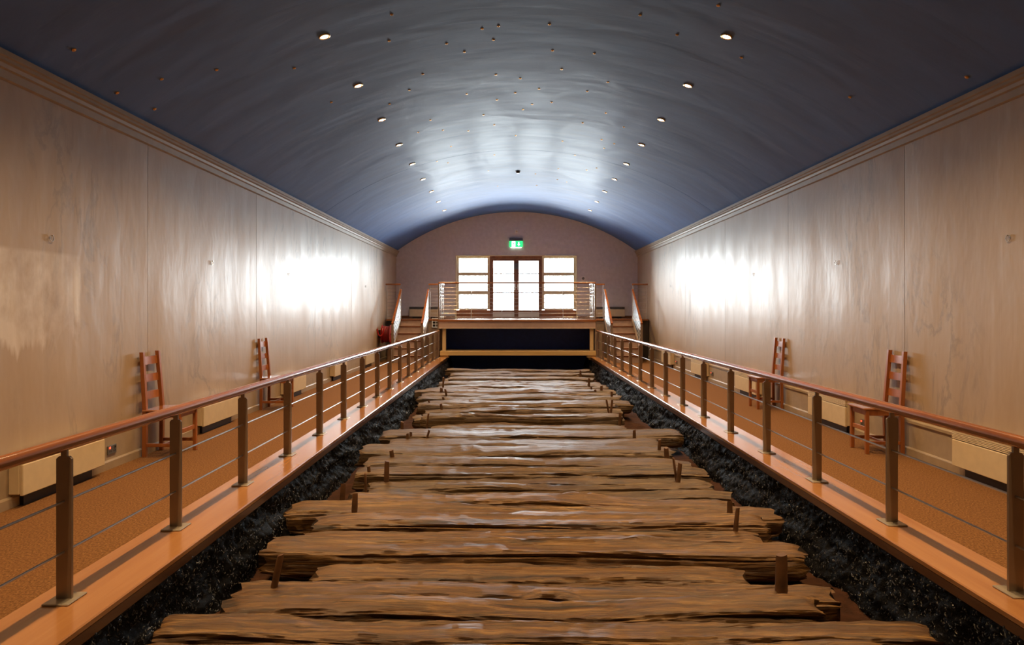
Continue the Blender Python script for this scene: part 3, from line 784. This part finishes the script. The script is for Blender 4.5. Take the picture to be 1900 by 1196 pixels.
# ------------------------------------------------------------------ convector heaters
def make_heater(L, H, z0, name='convector_heater'):
    t = thing(name, 'x', 'heater')
    # local: front faces +X, length along Y, back at x=0
    obj('body', MB().box(.0, .085, -L/2, L/2, z0+.01, z0+H-.005, .006), M['heater'], t)
    obj('front_panel', MB().box(.085, .112, -L/2+.004, L/2-.004, z0, z0+H*.74, .005), M['heater'], t)
    obj('bracket', MB().box(.0, .05, -L/2+.10, L/2-.10, .0 if z0 < .2 else z0-.03, z0+.01), M['black'], t)
    n = 5; zz0 = z0+H*.755; dz = (H*.245-.012)/n
    obj('grille_back', MB().box(.080, .088, -L/2+.006, L/2-.006, zz0, z0+H-.012), M['grey'], t)
    for k in range(n):
        za = zz0+dz*k
        obj('slat', MB().box(.086, .112, -L/2+.004, L/2-.004, za+dz*.30, za+dz*.95, .002), M['heater'], t)
    obj('top_cap', MB().box(.0, .113, -L/2, L/2, z0+H-.012, z0+H, .003), M['heater'], t)
    return t
h0 = make_heater(1.09, .325, .095)
first = True
for side, xw, rz in (('left', XWL+.026, 0), ('right', XWR-.026, math.pi)):
    for k in range(5):
        o = h0 if first else copy_tree(h0); first = False
        o.location = (xw, 5.915+3.15*k, 0); o.rotation_euler = (0, 0, rz)
        o['label'] = f'low cream wall heater along the {side} wall, ' + ('nearest to the camera' if k == 0 else ORD[k]+' from the camera')
        o['group'] = 'low heaters along the side walls'
h1 = make_heater(.96, .32, .06, 'panel_heater')
for i, (x, lb) in enumerate(((-2.96, 'pale panel heater on the end wall above the left steps'), (3.26, 'pale panel heater on the end wall above the right steps'))):
    o = h1 if i == 0 else copy_tree(h1)
    o.location = (x, YW-.004, ZD); o.rotation_euler = (0, 0, -math.pi/2); o['label'] = lb; o['group'] = 'heaters on the end wall'
    for c in o.children:
        if c.name.startswith('slat') or c.name.startswith('top_cap'): 
            c.data = c.data.copy(); c.data.materials.clear(); c.data.materials.append(M['grey'])

# ------------------------------------------------------------------ wall sockets, rings
def socket(x, y, rz, lb):
    t = thing('wall_socket', lb, 'socket', (x, y, .18), rz, 'double sockets low on the walls')
    obj('plate', MB().box(0, .012, -.073, .073, -.043, .043, .004), M['grey'], t)
    for s_ in (-1, 1):
        obj('switch', MB().box(.012, .018, s_*.045-.010, s_*.045+.010, .010, .030, .002), M['redled'] if s_ < 0 else M['black'], t)
        obj('pin_holes', MB().box(.012, .0135, s_*.035-.014, s_*.035-.008, -.022, -.006).box(.012, .0135, s_*.035+.008, s_*.035+.014, -.022, -.006).box(.012, .0135, s_*.035-.003, s_*.035+.003, .0, .008), M['black'], t)
socket(XWL+.027, 6.75, 0, 'grey double socket with red switch beside the nearest left heater')
for k, q in enumerate(('under the near right chair', 'beyond the second right chair', 'beside the fourth right heater', 'beside the farthest right heater')):
    socket(XWR-.027, 8.28+3.15*k, math.pi, f'grey double socket on the right wall {q}')
RG = MB().torus((.006, 0, -.02), .026, .0035, 'X', 20, 6).tube((0, 0, .004), (.018, 0, .004), .005, n=8)
RGm = RG.mesh('hanging_ring', SMO)
first = True
for side, xw, sg in (('left', XWL, 1), ('right', XWR, -1)):
    for k in range(5):
        o = link('wall_ring', RGm, M['steel'], None, (xw+sg*.008, 5.9+3.15*k, 2.145)); o.rotation_euler = (0, 0, 0 if sg > 0 else math.pi)
        tag(o, f'small metal ring hook on the {side} wall, '+('nearest to the camera' if k == 0 else ORD[k]+' from the camera'), 'hook', 'ring hooks along the side walls')

# ------------------------------------------------------------------ ceiling downlights and star points
LT = bpy.data.lights.new('downlight_lamp', 'SPOT'); LT.energy = SPOT_W; LT.color = (1.0, .64, .31)
LT.spot_size = math.radians(114); LT.spot_blend = 1.0; LT.shadow_soft_size = .03
BEZ = MB().torus((0, 0, .0), .052, .012, 'Z', 24, 8).mesh('bezel', SMO)
CUP = MB().tube((0, 0, .02), (0, 0, .0), .045, .05, n=20).mesh('reflector', SMO)
BUL = MB().tube((0, 0, -.001), (0, 0, -.009), .042, .030, n=16).mesh('bulb', SMO)
for side, x in (('left', -2.0), ('right', 2.275)):
    for k in range(-3, 9):
        yy = 7.45+1.637*k
        n_ = Vector((x-XC, 0, vz(x)-(ZA-RV))).normalized()
        lb = (f'glowing recessed downlight in the {side} row, '+('nearest to the camera' if k == 0 else ORD[k]+' from the camera' if k < 8 else 'farthest from the camera')) if k >= 0 else f'recessed downlight of the {side} row above the camera, outside the photo'
        t = thing('downlight', lb, 'ceiling light', (x, yy, vz(x)-.004), 0, f'downlights in the {side} row')
        t.rotation_euler = (0, math.atan2(n_.x, n_.z), 0)
        link('bezel', BEZ, M['brass'], t); link('reflector', CUP, M['brass'], t); link('bulb', BUL, M['bulb'], t)
        lo = bpy.data.objects.new('lamp', LT); C.objects.link(lo); lo.parent = t; lo.location = (0, 0, -.035); lo.rotation_euler = (0, -math.atan2(n_.x, n_.z), 0)
STARS = [(-0.35,8.07),(-0.16,8.02),(0.42,7.97),(-0.23,8.42),(-0.6,8.73),(0.5,8.77),(1.02,8.74),(0.66,9.42),(-1.19,9.29),(-0.23,9.67),(0.11,9.86),(1.32,9.7),(0.04,10.51),(0.39,10.31),(1.09,10.23),(0.61,10.94),(-0.48,11.6),(0.17,11.39),(1.48,11.12),(-0.32,12.28),(1.19,11.9),(-1.21,12.18),(-0.79,12.51),(-1.61,11.96),(-1.18,13.43),(0.06,13.1),(0.95,13.33),(1.62,12.74),(1.86,12.81),(-0.38,14.66),(1.28,14.33),(-1.55,14.38),(-1.36,14.75),(-1.78,10.15),(-1.41,8.01),(-1.27,7.37),(-2.47,7.93),(-2.41,9.32),(1.36,7.47),(2.02,6.88),(2.55,7.81),(0.55,16.75),(1.1,17.17),(-0.56,16.26),(-0.39,18.37),(1.34,17.3),(1.81,15.09),(1.04,15.9),(1.64,15.5),(0.63,18.27),(1.74,13.3),(1.85,11.65),(-1.34,11.43),(-0.24,10.83),(0.31,11.1),(-0.68,10.41),(-0.79,8.4),(1.82,7.75),(-1.44,9.79),(-3.6,5.75),(-3.04,7.2),(-3.73,6.61),(-3.85,7.23),(3.63,7.54),(4.0,6.17),(-3.42,6.83)]
STM = MB().tube((0, 0, .001), (0, 0, -.006), .020, .017, n=10).tube((0, 0, -.006), (0, 0, -.012), .010, .004, n=10).mesh('star_point', SMO)
for x, y in STARS:
    if x < XWL+.15: x = XWL+.2
    o = link('star_point', STM, M['brass'], None, (x, y, vz(x)-.001))
    o.rotation_euler = (0, math.asin((x-XC)/RV), 0)
    tag(o, 'tiny brass star point set in the dark blue vault', 'star light', 'star points scattered over the vault')
sd = thing('smoke_detector', 'round dark detector on the crown of the vault', 'detector', (.127, 16.5, vz(.127)))
obj('base', MB().tube((0, 0, 0), (0, 0, -.015), .062, n=20), M['black'], sd, None, SMO)
obj('head', MB().tube((0, 0, -.015), (0, 0, -.05), .05, .035, n=20), M['black'], sd, None, SMO)

# ------------------------------------------------------------------ exit sign, sensor, thermostat, vent, hose reel
es = thing('exit_sign', 'lit green exit sign with running figure over the doors', 'sign', (.118, YW, 3.70))
obj('housing', MB().box(-.222, .222, -.07, 0, .10, .19, .008), M['grey'], es)
obj('face', MB().box(-.219, .219, -.045, -.03, -.10, .10, .003), M['signgreen'], es)
pic = MB(); yf0, yf1 = -.049, -.0452
def poly(pts): pic.prism(pts, 'Y', yf0, yf1)
poly([(-.145, -.09), (-.145, .085), (-.025, .085), (-.025, -.09)])                      # white doorway
obj('doorway', pic, M['signwhite'], es)
pic = MB(); yf0, yf1 = -.053, -.0492
cxm, czm = -.085, .052
poly([(cxm+.014*math.cos(a*math.pi/5), czm+.014*math.sin(a*math.pi/5)) for a in range(10)])
poly([(-.100, .034), (-.072, .030), (-.074, -.012), (-.098, -.010)])
poly([(-.075, .030), (-.045, .006), (-.050, .0), (-.080, .020)]); poly([(-.098, .032), (-.122, .012), (-.116, .006), (-.094, .022)])
poly([(-.088, -.010), (-.074, -.012), (-.052, -.045), (-.060, -.075), (-.070, -.072), (-.066, -.046)])
poly([(-.098, -.010), (-.086, -.010), (-.100, -.048), (-.128, -.056), (-.130, -.046), (-.106, -.040)])
obj('running_figure', pic, M['signgreen'], es)
pic = MB(); yf0, yf1 = -.049, -.0452
poly([(.072, .065), (.108, .065), (.108, -.005), (.135, -.005), (.09, -.07), (.045, -.005), (.072, -.005)])
obj('arrow', pic, M['signwhite'], es)
obj('spill_glow', MB().box(-.18, .18, -.05, -.025, -.125, -.104, .004), M['signwhite'], es)  # glowing strip imitates the light spilling out below the sign

pr = thing('motion_sensor', 'small white square sensor above the exit sign', 'sensor', (.135, YW, 4.13))
obj('case', MB().box(-.055, .055, -.05, 0, -.06, .06, .012), M['white'], pr)
obj('lens', MB().box(-.03, .03, -.058, -.05, -.035, .015, .006), M['heater'], pr)
th = thing('thermostat', 'small grey thermostat on the end wall right of the window', 'control', (2.36, YW, 2.55))
obj('case', MB().box(-.07, .07, -.03, 0, -.075, .075, .008), M['white'], th)
obj('dial', MB().tube((0, -.03, 0), (0, -.045, 0), .045, n=20), M['grey'], th, None, SMO)

vg = thing('vent_grille', 'pale framed vent of six dark openings beside the left steps', 'vent', (-2.345, YS+.03, .965))
obj('frame', MB().box(-.12, .12, -.03, 0, .26, .285, .004).box(-.12, .12, -.03, 0, .0, .025, .004).box(-.12, -.095, -.03, 0, .025, .26, .004).box(.095, .12, -.03, 0, .025, .26, .004), M['white'], vg)
obj('backing', MB().box(-.095, .095, -.012, -.004, .025, .26), M['black'], vg)
obj('divider', MB().box(-.010, .010, -.026, -.012, .025, .26), M['white'], vg)
for z in (.098, .178): obj('slat', MB().box(-.095, .095, -.024, -.012, z, z+.016), M['white'], vg)

hrl = thing('hose_reel', 'red fire hose reel on the left wall beside the left steps', 'fire hose', (XWL, 20.35, .80))
obj('bracket', MB().box(0, .10, -.05, .05, -.10, .12, .006).tube((.05, 0, 0), (.42, 0, 0), .025), M['black'], hrl)
obj('flange', MB().tube((.11, 0, 0), (.122, 0, 0), .27, n=36), M['red'], hrl, None, SMO)
obj('flange', MB().tube((.345, 0, 0), (.36, 0, 0), .27, n=36), M['red'], hrl, None, SMO)
for k in range(6): obj('hose_coil', MB().torus((.145+.036*k, 0, 0), .215, .018, 'X', 36, 8), M['hose'], hrl, None, SMO)
lp = MB(); prev = None
for k in range(25):
    a = math.pi*k/24
    p = (.02+.10*(1-math.cos(a))*.9, -.27-.02*math.sin(a), .16-.20*math.sin(a))
    if prev: lp.tube(prev, p, .018, n=10)
    prev = p
obj('hose_end', lp, M['red'], hrl, None, SMO)
